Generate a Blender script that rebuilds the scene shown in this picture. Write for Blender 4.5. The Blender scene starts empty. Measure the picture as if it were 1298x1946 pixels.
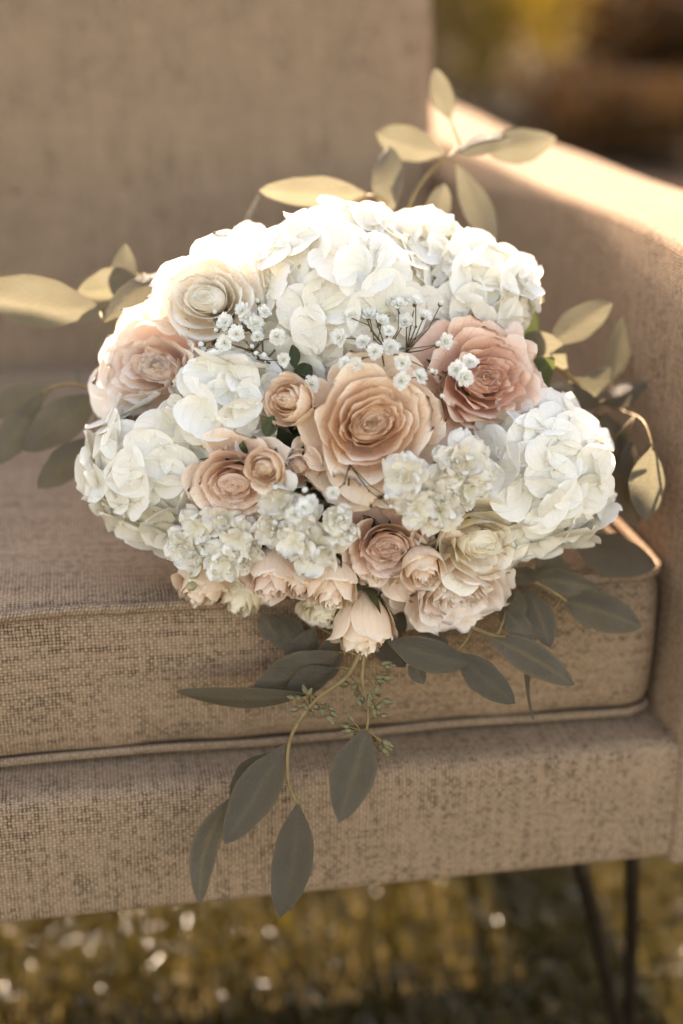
import bpy, bmesh, math, random
import numpy as np
from mathutils import Matrix, Vector
random.seed(7); RNG = np.random.default_rng(11)
S = bpy.context.scene
COL = S.collection
PI = math.pi

# ------------------------------------------------------------------ camera
FPX = 2704.0                      # 50 mm on 24x36, in photograph pixels (1298 wide)
CAM = np.array([-.134, -.719, .325])
yaw, pitch, roll = [math.radians(a) for a in (10.24, 20.94, -0.42)]
_f = np.array([math.sin(yaw)*math.cos(pitch), math.cos(yaw)*math.cos(pitch), -math.sin(pitch)])
_r = np.array([math.cos(yaw), -math.sin(yaw), 0.])
_d = np.cross(_f, _r)
CR = math.cos(roll)*_r + math.sin(roll)*_d
CD = -math.sin(roll)*_r + math.cos(roll)*_d
CF = _f
cam = bpy.data.cameras.new('camera'); cam_o = bpy.data.objects.new('camera', cam); COL.objects.link(cam_o)
m = Matrix(((CR[0], -CD[0], -CF[0], CAM[0]), (CR[1], -CD[1], -CF[1], CAM[1]), (CR[2], -CD[2], -CF[2], CAM[2]), (0, 0, 0, 1)))
cam_o.matrix_world = m
cam.sensor_fit = 'AUTO'; cam.sensor_width = 36; cam.lens = 50.02
cam.clip_start = .02; cam.clip_end = 2000
cam.dof.use_dof = True; cam.dof.focus_distance = .748; cam.dof.aperture_fstop = 2.3
S.camera = cam_o

# ------------------------------------------------------------------ sky, sun, exposure
SUN_EL, SUN_AZ = math.radians(31), math.radians(.3)     # azimuth from +Y towards +X
W = bpy.data.worlds.new('World'); S.world = W; W.use_nodes = True
nt = W.node_tree; bg = nt.nodes['Background']
sky = nt.nodes.new('ShaderNodeTexSky'); sky.sky_type = 'NISHITA'; sky.sun_disc = False
sky.sun_elevation = SUN_EL; sky.sun_rotation = SUN_AZ
sky.air_density = 1.0; sky.dust_density = 1.0; sky.ozone_density = 1.0
nt.links.new(sky.outputs[0], bg.inputs[0]); bg.inputs[1].default_value = .15
sun = bpy.data.lights.new('sun', 'SUN'); sun.energy = 4.3; sun.angle = math.radians(.6); sun.color = (1., 1., .99)
sun_o = bpy.data.objects.new('sun', sun); COL.objects.link(sun_o); sun_o.location = (1, 4, 4)
sv = Vector((math.sin(SUN_AZ)*math.cos(SUN_EL), math.cos(SUN_AZ)*math.cos(SUN_EL), math.sin(SUN_EL)))
sun_o.rotation_euler = sv.to_track_quat('Z', 'Y').to_euler()
vs = S.view_settings; vs.view_transform = 'Standard'; vs.look = 'None'; vs.gamma = 1.0; vs.use_curve_mapping = False
vs.exposure = 2.28
vs.use_white_balance = True; vs.white_balance_temperature = 9900; vs.white_balance_tint = 21
S.render.engine = 'CYCLES'
cy = S.cycles
cy.max_bounces = 14; cy.diffuse_bounces = 8; cy.glossy_bounces = 3; cy.transmission_bounces = 10; cy.transparent_max_bounces = 8
cy.use_denoising = True; cy.sample_clamp_indirect = 8; cy.caustics_reflective = False; cy.caustics_refractive = False

# ------------------------------------------------------------------ helpers
def at(x, y, d):
    return CAM + d*(CF + CR*((x-649)/FPX) + CD*((y-973)/FPX))
def on_plane(x, y, ax, val):
    r = CF + CR*((x-649)/FPX) + CD*((y-973)/FPX)
    return (val-CAM[ax])/r[ax]
def px_of(P):
    q = np.array(P)-CAM; z = q@CF
    return 649+FPX*(q@CR)/z, 973+FPX*(q@CD)/z, z
def unit(v):
    v = np.array(v, float); return v/(np.linalg.norm(v)+1e-12)
def frame(n, twist=0., hint=(0, 0, 1)):
    z = unit(n); x = np.cross(hint, z)
    if np.linalg.norm(x) < 1e-3: x = np.cross((0, 1, 0), z)
    x = unit(x); y = np.cross(z, x)
    c, s = math.cos(twist), math.sin(twist)
    return np.column_stack([c*x+s*y, -s*x+c*y, z])
def mat4(R3, p, s=1.):
    M = Matrix.Identity(4)
    for i in range(3):
        for j in range(3): M[i][j] = float(R3[i, j]*s)
        M[i][3] = float(p[i])
    return M
class MB:
    def __init__(s): s.v = []; s.f = []; s.e = []; s.w = []; s.m = []; s.mi = 0
    def add(s, V, F, e=None, w=None):
        s.w.extend(w if w is not None else [.5]*len(V))
        o = len(s.v); s.v.extend(map(tuple, V)); s.f.extend(tuple(i+o for i in f) for f in F)
        s.e.extend(e if e is not None else [0.]*len(V)); s.m.extend([s.mi]*len(F))
    def grid(s, P, e=None, vein=None):           # P[nv][nu][3]; vein 'r' radial (petals), 'p' pinnate (leaves)
        nv, nu = P.shape[:2]
        u = np.linspace(-1, 1, nu)[None, :]; v = np.linspace(0, 1, nv)[:, None]
        w = (u*(4.5 if nu > 8 else 3.2)+.25*v+.5 if vein == 'r' else v*13-np.abs(u)*4.5 if vein == 'p' else .5+0*u)+0*v+0*u
        F = [(j*nu+i, j*nu+i+1, (j+1)*nu+i+1, (j+1)*nu+i) for j in range(nv-1) for i in range(nu-1)]
        s.add(P.reshape(-1, 3), F, list(e.reshape(-1)) if e is not None else None, list(w.reshape(-1)))
    def tube(s, pts, rad, n=6, e=.5):
        pts = [np.array(p, float) for p in pts]; k = len(pts)
        rad = rad if hasattr(rad, '__len__') else [rad]*k
        V = []; ref = np.array([.3, .5, .81])
        for i, p in enumerate(pts):
            t = unit(pts[min(i+1, k-1)]-pts[max(i-1, 0)]); a = unit(np.cross(t, ref)); b = np.cross(t, a)
            for q in range(n):
                an = 2*PI*q/n; V.append(p+rad[i]*(math.cos(an)*a+math.sin(an)*b))
        F = [(i*n+q, i*n+(q+1) % n, (i+1)*n+(q+1) % n, (i+1)*n+q) for i in range(k-1) for q in range(n)]
        F += [tuple(range(n))[::-1], tuple((k-1)*n+q for q in range(n))]
        s.add(V, F, [e]*len(V))
    def ball(s, c, r, nu=8, nv=5, e=.5, sc=(1, 1, 1), R3=None):
        V = []
        for j in range(nv+1):
            th = PI*j/nv
            for i in range(nu):
                p = np.array([math.sin(th)*math.cos(2*PI*i/nu)*sc[0], math.sin(th)*math.sin(2*PI*i/nu)*sc[1], math.cos(th)*sc[2]])*r
                if R3 is not None: p = R3@p
                V.append(np.array(c)+p)
        F = [(j*nu+i, j*nu+(i+1) % nu, (j+1)*nu+(i+1) % nu, (j+1)*nu+i) for j in range(nv) for i in range(nu)]
        s.add(V, F, [e]*len(V))
    def mesh(s, name, mats):
        me = bpy.data.meshes.new(name); me.from_pydata(s.v, [], s.f)
        for m_ in (mats if isinstance(mats, (list, tuple)) else [mats]): me.materials.append(m_)
        a = me.attributes.new('tone', 'FLOAT', 'POINT'); a.data.foreach_set('value', np.array(s.e, dtype=np.float32))
        a = me.attributes.new('vein', 'FLOAT', 'POINT'); a.data.foreach_set('value', np.array(s.w, dtype=np.float32))
        me.polygons.foreach_set('use_smooth', [True]*len(me.polygons))
        if any(s.m): me.polygons.foreach_set('material_index', s.m)
        me.update(); return me
def link(name, data, parent=None, M=None, label=None, cat=None, group=None, kind=None):
    o = bpy.data.objects.new(name, data); COL.objects.link(o)
    if parent is not None: o.parent = parent
    if M is not None: o.matrix_local = M
    if label: o['label'] = label
    if cat: o['category'] = cat
    if group: o['group'] = group
    if kind: o['kind'] = kind
    return o
def smooth(a, b, x):
    t = np.clip((x-a)/(b-a), 0, 1); return t*t*(3-2*t)

# ------------------------------------------------------------------ node helper
class N:
    def __init__(s, name):
        s.m = bpy.data.materials.new(name); s.m.use_nodes = True; s.t = s.m.node_tree; s.t.nodes.clear()
        s.out = s.t.nodes.new('ShaderNodeOutputMaterial')
    def n(s, typ, **kw):
        x = s.t.nodes.new(typ)
        for k, v in kw.items(): setattr(x, k, v)
        return x
    def put(s, sock, v):
        if hasattr(v, 'is_linked'): s.t.links.new(v, sock)
        else:
            if isinstance(v, (tuple, list)) and len(v) == 3 and sock.type == 'RGBA': v = (*v, 1)
            sock.default_value = v
    def math(s, op, a, b=None, c=None, clamp=False):
        x = s.n('ShaderNodeMath', operation=op); x.use_clamp = clamp
        for i, v in enumerate((a, b, c)):
            if v is not None: s.put(x.inputs[i], v)
        return x.outputs[0]
    def mix(s, fac, a, b, mode='MIX'):
        x = s.n('ShaderNodeMix', data_type='RGBA', blend_type=mode)
        s.put(x.inputs[0], fac); s.put(x.inputs[6], a); s.put(x.inputs[7], b); return x.outputs[2]
    def noise(s, vec, scale, detail=3, rough=.5, dim='3D'):
        x = s.n('ShaderNodeTexNoise', noise_dimensions=dim)
        if vec is not None: s.put(x.inputs['Vector'], vec)
        x.inputs['Scale'].default_value = scale; x.inputs['Detail'].default_value = detail; x.inputs['Roughness'].default_value = rough
        return x.outputs[0]
    def ramp(s, fac, a, b):
        x = s.n('ShaderNodeMapRange'); x.interpolation_type = 'SMOOTHSTEP'
        s.put(x.inputs[0], fac); x.inputs[1].default_value = a; x.inputs[2].default_value = b; return x.outputs[0]
    def bump(s, h, strength, dist):
        x = s.n('ShaderNodeBump'); s.put(x.inputs['Height'], h); x.inputs['Strength'].default_value = strength
        x.inputs['Distance'].default_value = dist; return x.outputs[0]
    def principled(s, col, rough=.7, spec=.3, normal=None, metal=0.):
        x = s.n('ShaderNodeBsdfPrincipled'); s.put(x.inputs['Base Color'], col); s.put(x.inputs['Roughness'], rough)
        x.inputs['Specular IOR Level'].default_value = spec; x.inputs['Metallic'].default_value = metal
        if normal is not None: s.put(x.inputs['Normal'], normal)
        return x.outputs[0]
    def translucent(s, col, normal=None):
        x = s.n('ShaderNodeBsdfTranslucent'); s.put(x.inputs[0], col)
        if normal is not None: s.put(x.inputs['Normal'], normal)
        return x.outputs[0]
    def shade(s, fac, a, b):
        x = s.n('ShaderNodeMixShader'); s.put(x.inputs[0], fac); s.put(x.inputs[1], a); s.put(x.inputs[2], b); return x.outputs[0]
    def done(s, sh): s.t.links.new(sh, s.out.inputs[0]); return s.m
    def attr(s, name): return s.n('ShaderNodeAttribute', attribute_name=name).outputs['Fac']
    def obj(s): return s.n('ShaderNodeTexCoord').outputs['Object']
    def rand(s): return s.n('ShaderNodeObjectInfo').outputs['Random']

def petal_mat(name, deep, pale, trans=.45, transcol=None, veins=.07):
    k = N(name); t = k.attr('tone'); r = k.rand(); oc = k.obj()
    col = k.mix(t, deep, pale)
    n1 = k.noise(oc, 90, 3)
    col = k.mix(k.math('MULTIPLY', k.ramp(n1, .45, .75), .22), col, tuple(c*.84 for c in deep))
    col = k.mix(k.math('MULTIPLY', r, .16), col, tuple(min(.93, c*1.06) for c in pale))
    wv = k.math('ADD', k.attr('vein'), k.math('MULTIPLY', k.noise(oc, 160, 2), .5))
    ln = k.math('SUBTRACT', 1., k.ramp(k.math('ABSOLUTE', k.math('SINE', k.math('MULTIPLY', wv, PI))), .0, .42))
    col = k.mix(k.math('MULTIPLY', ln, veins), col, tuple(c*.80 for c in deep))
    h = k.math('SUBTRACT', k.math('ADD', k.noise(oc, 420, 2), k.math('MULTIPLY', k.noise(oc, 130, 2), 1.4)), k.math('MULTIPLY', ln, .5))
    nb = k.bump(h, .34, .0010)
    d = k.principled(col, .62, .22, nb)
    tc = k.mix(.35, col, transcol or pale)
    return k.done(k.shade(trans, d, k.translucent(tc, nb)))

def leaf_mat(name, front, back, tcol, trans=.42, rough=.5):
    k = N(name); t = k.attr('tone'); oc = k.obj(); r = k.rand()
    n1 = k.noise(oc, 60, 4); v = k.n('ShaderNodeTexVoronoi', feature='DISTANCE_TO_EDGE'); k.put(v.inputs['Vector'], oc); v.inputs['Scale'].default_value = 420
    vein = k.ramp(v.outputs['Distance'], .0, .16)
    col = k.mix(k.ramp(n1, .35, .7), front, back)
    col = k.mix(k.math('MULTIPLY', k.math('SUBTRACT', 1., vein), .28), col, tuple(min(1, c*1.5) for c in front))
    col = k.mix(k.math('MULTIPLY', t, .65), col, tuple(min(1, c*f) for c, f in zip(front, (2.1, 1.8, 1.3))))
    col = k.mix(k.math('MULTIPLY', r, .6), col, tuple(c*.62 for c in back))
    wv = k.math('ADD', k.attr('vein'), k.math('MULTIPLY', n1, .5))
    ln = k.math('SUBTRACT', 1., k.ramp(k.math('ABSOLUTE', k.math('SINE', k.math('MULTIPLY', wv, PI))), .0, .35))
    col = k.mix(k.math('MULTIPLY', ln, .30), col, tuple(min(1, c*1.55) for c in front))
    col = k.mix(k.math('MULTIPLY', k.ramp(k.noise(oc, 25, 5, .65), .52, .72), .55), col, tuple(c*.62 for c in back))
    col = k.mix(k.math('MULTIPLY', k.ramp(k.noise(oc, 210, 2), .70, .78), .5), col, (.10, .06, .03))
    nb = k.bump(k.math('ADD', k.math('ADD', vein, n1), ln), .35, .0007)
    tcol_v = k.mix(k.math('MULTIPLY', ln, .35), tcol, tuple(c*.6 for c in tcol))
    tcol_v = k.mix(k.math('MULTIPLY', k.ramp(n1, .4, .75), .45), tcol_v, tuple(c*q for c, q in zip(tcol, (.75, .78, .6))))
    d = k.principled(col, rough, .3, nb)
    return k.done(k.shade(trans, d, k.translucent(k.mix(k.math('MULTIPLY', t, .5), tcol_v, tuple(c*.6 for c in tcol)), nb)))

def plain_mat(name, a, b, scale=40, rough=.6, spec=.3, trans=0., metal=0., bump=.0005):
    k = N(name); n1 = k.noise(k.obj(), scale, 4)
    col = k.mix(k.ramp(n1, .35, .68), a, b)
    d = k.principled(col, rough, spec, k.bump(n1, .5, bump), metal)
    return k.done(k.shade(trans, d, k.translucent(col)) if trans else d)

def fabric_mat(name, light, dark, pitch_mm=2.1, slub=1.0, wu=.5):
    k = N(name); uv = k.n('ShaderNodeUVMap').outputs[0]
    wob = k.n('ShaderNodeTexNoise'); k.put(wob.inputs['Vector'], uv); wob.inputs['Scale'].default_value = 130; wob.inputs['Detail'].default_value = 2
    off = k.n('ShaderNodeVectorMath', operation='MULTIPLY_ADD')
    k.put(off.inputs[0], wob.outputs['Color']); off.inputs[1].default_value = (.0017, .0017, 0); k.put(off.inputs[2], uv)
    sp = k.n('ShaderNodeSeparateXYZ'); k.put(sp.inputs[0], off.outputs[0])
    sc = 1000./pitch_mm
    u = k.math('MULTIPLY', sp.outputs[0], sc); v = k.math('MULTIPLY', sp.outputs[1], sc*1.12)
    fu = k.math('FLOOR', u); fv = k.math('FLOOR', v)
    su = k.math('ABSOLUTE', k.math('SINE', k.math('MULTIPLY', u, PI)))
    sv_ = k.math('ABSOLUTE', k.math('SINE', k.math('MULTIPLY', v, PI)))
    a1 = k.math('SINE', k.math('MULTIPLY', k.math('ADD', v, fu), PI))
    a2 = k.math('SINE', k.math('MULTIPLY', k.math('ADD', k.math('ADD', u, fv), 1.), PI))
    h1 = k.math('MULTIPLY', su, k.math('MULTIPLY_ADD', a1, .5, .5))
    h2 = k.math('MULTIPLY', sv_, k.math('MULTIPLY_ADD', a2, .5, .5))
    h = k.math('MAXIMUM', h1, h2)
    def wn(idx, seed):
        w = k.n('ShaderNodeTexWhiteNoise', noise_dimensions='2D'); c = k.n('ShaderNodeCombineXYZ')
        k.put(c.inputs[0], idx); c.inputs[1].default_value = seed; k.put(w.inputs['Vector'], c.outputs[0]); return w.outputs[0]
    cell = k.n('ShaderNodeTexWhiteNoise', noise_dimensions='2D'); cc = k.n('ShaderNodeCombineXYZ'); k.put(cc.inputs[0], fu); k.put(cc.inputs[1], fv); k.put(cell.inputs['Vector'], cc.outputs[0])
    # slubs: streaks stretched along the warp and along the weft
    def streak(sx, sy):
        mp = k.n('ShaderNodeMapping'); k.put(mp.inputs[0], uv); mp.inputs[3].default_value = (sx, sy, 1)
        return k.noise(mp.outputs[0], 1, 3, .6)
    s1 = streak(230, 14); s2 = streak(14, 250); big = k.noise(uv, 22, 4, .6); fine = k.noise(uv, 900, 2)
    nub = k.ramp(h1, .25, .80); over = k.ramp(k.math('SUBTRACT', h1, h2), -.10, .25)
    rnd = k.math('MULTIPLY_ADD', cell.outputs[0], .6, -.3)
    gap = k.math('SUBTRACT', 1., k.ramp(k.math('ADD', h, rnd), .25, .70))
    patch = k.ramp(k.math('ADD', k.math('ADD', k.math('MULTIPLY', s1, .70*wu), k.math('MULTIPLY', s2, .70*(1-wu))), k.math('MULTIPLY', big, .22)), .38, .54)
    dk = k.math('MULTIPLY', gap, k.math('MULTIPLY_ADD', patch, .52, .46), clamp=True)
    mid = tuple(.66*a_+.34*b_ for a_, b_ in zip(light, dark))
    col = k.mix(k.math('MULTIPLY', over, nub), mid, light)
    th = k.math('ADD', k.math('MULTIPLY', wn(fu, 3.), .5), k.math('MULTIPLY', wn(fv, 9.), .5))
    tone = k.math('ADD', k.math('MULTIPLY', th, .40), k.math('ADD', k.math('MULTIPLY', s1, .70*slub*wu), k.math('MULTIPLY', s2, .70*slub*(1-wu))))
    tone = k.math('ADD', tone, k.math('ADD', k.math('MULTIPLY', cell.outputs[0], .25), k.math('MULTIPLY', fine, .25)))
    col = k.mix(k.math('MULTIPLY', k.ramp(tone, .50, 1.05), .75), col, mid)
    col = k.mix(dk, col, dark)
    hh = k.math('ADD', h, k.math('MULTIPLY', s1, .4))
    nb = k.bump(hh, .55, .0011)
    pr = k.n('ShaderNodeBsdfPrincipled'); k.put(pr.inputs['Base Color'], col); pr.inputs['Roughness'].default_value = .9
    pr.inputs['Specular IOR Level'].default_value = .12; k.put(pr.inputs['Normal'], nb)
    pr.inputs['Sheen Weight'].default_value = .25; pr.inputs['Sheen Roughness'].default_value = .5; k.put(pr.inputs['Sheen Tint'], light)
    return k.done(pr.outputs[0])

LINEN = fabric_mat('oatmeal_linen', (.47, .312, .203), (.055, .034, .021), wu=.68)
LINEN_SEAT = fabric_mat('oatmeal_linen_seat', (.47, .312, .203), (.055, .034, .021), wu=.22)
PIPING = fabric_mat('oatmeal_linen_piping', (.41, .278, .184), (.115, .075, .048), 1.9, .5)
IRON = plain_mat('dark_iron', (.028, .019, .013), (.04, .028, .018), 60, .45, .4, 0, .6)
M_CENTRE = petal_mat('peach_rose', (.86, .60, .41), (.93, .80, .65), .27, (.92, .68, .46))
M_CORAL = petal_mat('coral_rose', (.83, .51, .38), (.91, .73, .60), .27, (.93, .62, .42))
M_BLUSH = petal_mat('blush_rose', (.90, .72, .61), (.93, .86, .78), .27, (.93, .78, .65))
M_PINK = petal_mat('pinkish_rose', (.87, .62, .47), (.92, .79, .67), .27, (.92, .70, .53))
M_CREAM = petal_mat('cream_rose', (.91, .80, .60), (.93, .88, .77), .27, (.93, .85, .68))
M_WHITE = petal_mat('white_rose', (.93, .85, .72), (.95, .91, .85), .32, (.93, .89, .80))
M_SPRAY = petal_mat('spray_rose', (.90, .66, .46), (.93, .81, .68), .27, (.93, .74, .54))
M_HYD = petal_mat('hydrangea_white', (.82, .77, .61), (.90, .865, .79), .28, (.91, .88, .78), .07)
M_STOCK = petal_mat('stock_white', (.70, .63, .40), (.90, .85, .76), .28, (.9, .87, .78))
M_GYP = petal_mat('gypsophila_white', (.72, .70, .50), (.88, .87, .83), .35, (.9, .88, .8))
M_EYE = plain_mat('hydrangea_eye', (.50, .46, .24), (.62, .56, .36), 300, .6, .2, .2)
M_EUC = leaf_mat('eucalyptus_leaf', (.128, .106, .074), (.098, .080, .056), (.30, .275, .185))
M_GREEN = leaf_mat('rose_leaf', (.07, .085, .04), (.05, .06, .03), (.14, .17, .05), .3)
M_SEPAL = plain_mat('sepal', (.10, .115, .05), (.16, .16, .075), 200, .6, .2, .25)
M_BUDG = plain_mat('stock_bud', (.42, .40, .22), (.62, .58, .40), 250, .6, .2, .2)
M_STEM = plain_mat('eucalyptus_stem', (.30, .20, .085), (.22, .15, .06), 200, .55, .25, .15)
M_TWIG = plain_mat('gypsophila_stem', (.17, .125, .06), (.11, .08, .04), 200, .6, .2)
M_SEED = plain_mat('seed_capsule', (.20, .17, .085), (.14, .115, .06), 300, .6, .25)
M_STALK = plain_mat('green_stalk', (.07, .09, .035), (.10, .12, .05), 100, .55, .3)
M_RIBBON = plain_mat('satin_ribbon', (.66, .60, .52), (.6, .54, .46), 90, .35, .5)

# ------------------------------------------------------------------ setting: ground, sofa
GZ = -.455
def ground_mat():
    k = N('lawn_soil'); oc = k.obj()
    col = k.mix(k.ramp(k.noise(oc, 3, 5), .4, .65), (.10, .072, .022), (.15, .10, .032))
    col = k.mix(k.ramp(k.noise(oc, 45, 3), .4, .7), col, (.03, .022, .011))
    return k.done(k.principled(col, .9, .1, k.bump(k.noise(oc, 60, 4), .8, .01)))
n = 60; xs = np.sign(np.linspace(-1, 1, n))*np.abs(np.linspace(-1, 1, n))**4*600
P = np.zeros((n, n, 3)); P[..., 0] = xs[None, :]; P[..., 1] = xs[:, None]
P[..., 2] = GZ + np.where(np.hypot(P[..., 0], P[..., 1]) > 60, .08*np.sin(P[..., 0]*.21)*np.sin(P[..., 1]*.17), 0)
b = MB(); b.grid(P); link('ground', b.mesh('ground', ground_mat()), kind='structure')

def rbox(x0, x1, y0, y1, z0, z1, r, bulge=None, step=.03):
    """rounded box, uv in metres"""
    lo = np.array([x0, y0, z0]); hi = np.array([x1, y1, z1])
    V = []; F = []; UV = []
    def axis(a, b_):
        L = b_-a; k = max(2, int((L-2*r)/step)); arc = [a+r*(1-math.cos(t)) for t in np.linspace(0, PI/2, 5)]
        return np.concatenate([arc, np.linspace(a+r, b_-r, k+1)[1:-1], [a+b_-q for q in arc[::-1]]])
    ax = [axis(lo[i], hi[i]) for i in range(3)]
    for d in range(3):
        for sgn in (0, 1):
            i, j = [(1, 2), (0, 2), (0, 1)][d]
            A, B = ax[i], ax[j]
            o = len(V)
            for bb in B:
                for aa in A:
                    p = np.zeros(3); p[i] = aa; p[j] = bb; p[d] = hi[d] if sgn else lo[d]
                    c = np.clip(p, lo+r, hi-r); dd = p-c; q = c+r*dd/(np.linalg.norm(dd)+1e-12)
                    V.append(q); UV.append((aa, bb))
            nu = len(A); flip = (sgn == 1) != (d == 1)
            for jj in range(len(B)-1):
                for ii in range(nu-1):
                    f = (o+jj*nu+ii, o+jj*nu+ii+1, o+(jj+1)*nu+ii+1, o+(jj+1)*nu+ii)
                    F.append(f if flip else f[::-1])
    V = np.array(V)
    if bulge is not None: V = bulge(V)
    return V, F, UV
def fabric_obj(name, box, mat, parent, label=None):
    V, F, UV = box
    me = bpy.data.meshes.new(name); me.from_pydata([tuple(v) for v in V], [], F); me.materials.append(mat)
    uvl = me.uv_layers.new(name='UVMap'); idx = np.zeros(len(me.loops), dtype=np.int32); me.loops.foreach_get('vertex_index', idx)
    uvl.data.foreach_set('uv', np.array(UV, dtype=np.float32)[idx].ravel())
    me.polygons.foreach_set('use_smooth', [True]*len(me.polygons)); me.update()
    return link(name, me, parent, label=label)
def piping(name, pts, r, parent):
    pts = [np.array(p) for p in pts]; n_ = 8; V = []; UV = []; L = 0
    ref = np.array([.2, .3, .93])
    for i, p in enumerate(pts):
        t = unit(pts[min(i+1, len(pts)-1)]-pts[max(i-1, 0)]); a = unit(np.cross(t, ref)); b_ = np.cross(t, a)
        if i: L += np.linalg.norm(p-pts[i-1])
        for q in range(n_+1):
            an = 2*PI*q/n_; V.append(p+r*(math.cos(an)*a+math.sin(an)*b_)); UV.append((L+.3*r*an, r*an))
    k = n_+1; F = [(i*k+q, i*k+q+1, (i+1)*k+q+1, (i+1)*k+q) for i in range(len(pts)-1) for q in range(n_)]
    return fabric_obj(name, (V, F, UV), PIPING, parent)

XR, XL = .185, -1.35
RAILY = -.034
RAILZ = at(0, 1757, on_plane(0, 1757, 1, RAILY))[2]-.004
sofa = link('sofa', None, label='oatmeal linen sofa with piped seat cushion, square arms and dark metal hairpin legs', cat='sofa')
sofa.location = (0, 0, 0)
def soft(V, f): return np.array([f(p) for p in V])
def seat_bulge(p):
    x, y, z = p; q = p.copy()
    ux = (x-XL)/(XR-XL); uy = y/.506
    e = min(1, 6*ux*(1-ux)*2)*max(0, 4*uy*(1-uy))
    if z > -.05:
        q[2] += .012*e + .003*math.sin(x*9+1)*e
        q[2] -= .016*math.exp(-((x-.0)**2/.02+(y-.07)**2/.012))*min(1, uy*8+.1)
    if y < .03: q[1] += (.0011*math.sin(x*85+3*math.sin(x*11))+.0007*math.sin(x*47))*(math.exp(-((z+.012)/.014)**2)+math.exp(-((z+.085)/.014)**2))
    if y < .02: q[1] -= .004*math.sin(PI*min(1, max(0, (z+.096)/.096)))*(1+.4*math.sin(x*13))
    return q
fabric_obj('seat_cushion', rbox(XL, XR+.004, 0, .506, -.097, 0, .016, lambda V: soft(V, seat_bulge), .012), LINEN_SEAT, sofa)
zz = lambda x: .0006*math.sin(x*31)+.0005*math.sin(x*77)
xs_ = np.linspace(XL+.02, XR-.012, 90)
arc = [(XR-.012+.015*math.sin(t), .0155-.0165*math.cos(t)) for t in np.linspace(0.1, PI/2, 8)]
piping('piping', [(x, -.001+zz(x), -.004+zz(x+1)) for x in xs_]+[(a, b_, -.004) for a, b_ in arc]+[(XR+.003, y, -.003) for y in np.linspace(.03, .5, 20)], .0031, sofa)
piping('piping', [(x, -.002+zz(x), -.0925+zz(x+2)) for x in xs_]+[(a, b_-.001, -.0925) for a, b_ in arc]+[(XR+.003, y, -.0925) for y in np.linspace(.03, .5, 20)], .0024, sofa)
fabric_obj('front_rail', rbox(XL-.1, XR+.05, RAILY, .66, RAILZ, -.0985, .010, None, .04), LINEN, sofa)
def arm_bulge(p):
    q = p.copy()
    if p[2] > .12:
        q[2] += .002*math.sin(p[1]*7+.4)+.0015*math.sin(p[1]*17); q[0] += .0012*math.sin(p[1]*11)
    q[0] += .0012*math.sin(min(1, max(0, (p[2]+.1)/.28))*PI)*(1 if p[0] < XR+.04 else -1)
    return q
fabric_obj('armrest', rbox(XR+.007, XR+.099, RAILY-.003, .98, RAILZ-.0025, .180, .006, lambda V: soft(V, arm_bulge), .03), LINEN, sofa)
def back_lean(p):
    q = p.copy(); q[1] += .16*(p[2]+.02) + (0 if p[1] > .58 else .006*math.sin(p[0]*6)+.010*math.cos((p[2]-.2)*7)*-1)
    q[0] -= .0*p[2]
    return q
fabric_obj('backrest', rbox(XL, XR-.004, .528, .65, -.095, .428, .02, lambda V: soft(V, back_lean), .03), LINEN, sofa)
# hairpin legs
def hairpin(parent, top_a, top_b, foot, rad=.0052):
    A, B, Fo = [np.array(p, float) for p in (top_a, top_b, foot)]
    pts = [A+(Fo-A)*t for t in (0, .3, .6, .9, .96)]
    m_ = Fo+np.array([0, 0, .0]); pts += [m_]; pts += [B+(Fo-B)*t for t in (.96, .9, .6, .3, 0)]
    b_ = MB(); b_.tube(pts, rad, 10)
    lg = link('leg', b_.mesh('leg', IRON), parent)
    pb = MB(); c = (A+B)/2; d = .03
    V = [(c[0]+sx*.055, c[1]+sy*.03, c[2]+sz*.0025) for sz in (-1, 1) for sx, sy in ((-1, -1), (1, -1), (1, 1), (-1, 1))]
    pb.add(V, [(0, 3, 2, 1), (4, 5, 6, 7), (0, 1, 5, 4), (1, 2, 6, 5), (2, 3, 7, 6), (3, 0, 4, 7)])
    me = pb.mesh('mounting_plate', IRON); me.polygons.foreach_set('use_smooth', [False]*6)
    link('mounting_plate', me, lg)
ya = .055; zt = RAILZ-.003
a_ = at(1106, 1665, on_plane(1106, 1665, 2, zt)); 
def xat(px, y):   # x on rail underside
    t = on_plane(px, 1665, 2, zt); return at(px, 1665, t)
hairpin(sofa, (.152, .03, zt), (.204, .052, zt), (.232, .075, GZ+.005))
hairpin(sofa, (.152, .58, zt), (.204, .60, zt), (.22, .615, GZ+.005))
hairpin(sofa, (-.60, .58, zt), (-.54, .60, zt), (-.57, .63, GZ+.005))
hairpin(sofa, (-1.25, .03, zt), (-1.2, .052, zt), (-1.24, .03, GZ+.005))
hairpin(sofa, (-1.25, .58, zt), (-1.2, .60, zt), (-1.24, .615, GZ+.005))

# ------------------------------------------------------------------ bouquet
def dome(x, y):
    r2 = ((x-665)/505)**2+((y-800)/425)**2
    return .732+.066*min(r2, 1.6)-.030*(y-800)/425
BC = at(665, 800, .732+.14)                      # inner centre of the dome
BIND = np.array([.035, .185, .036])              # where the stems are bound
TAIL = np.array([.075, .345, .020])
bq = link('bouquet', None, label='bridal bouquet of white hydrangea, peach roses and eucalyptus resting on the sofa seat', cat='bouquet')
bq.location = BIND.tolist()
def local(P): return np.array(P)-BIND
def outward(P, back=.35):                        # dome normal bent towards the viewer's side
    n_ = unit(np.array(P)-BC); return unit(n_-CF*back)
AXES = []                                        # rose volumes, to keep florets out of them

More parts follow.
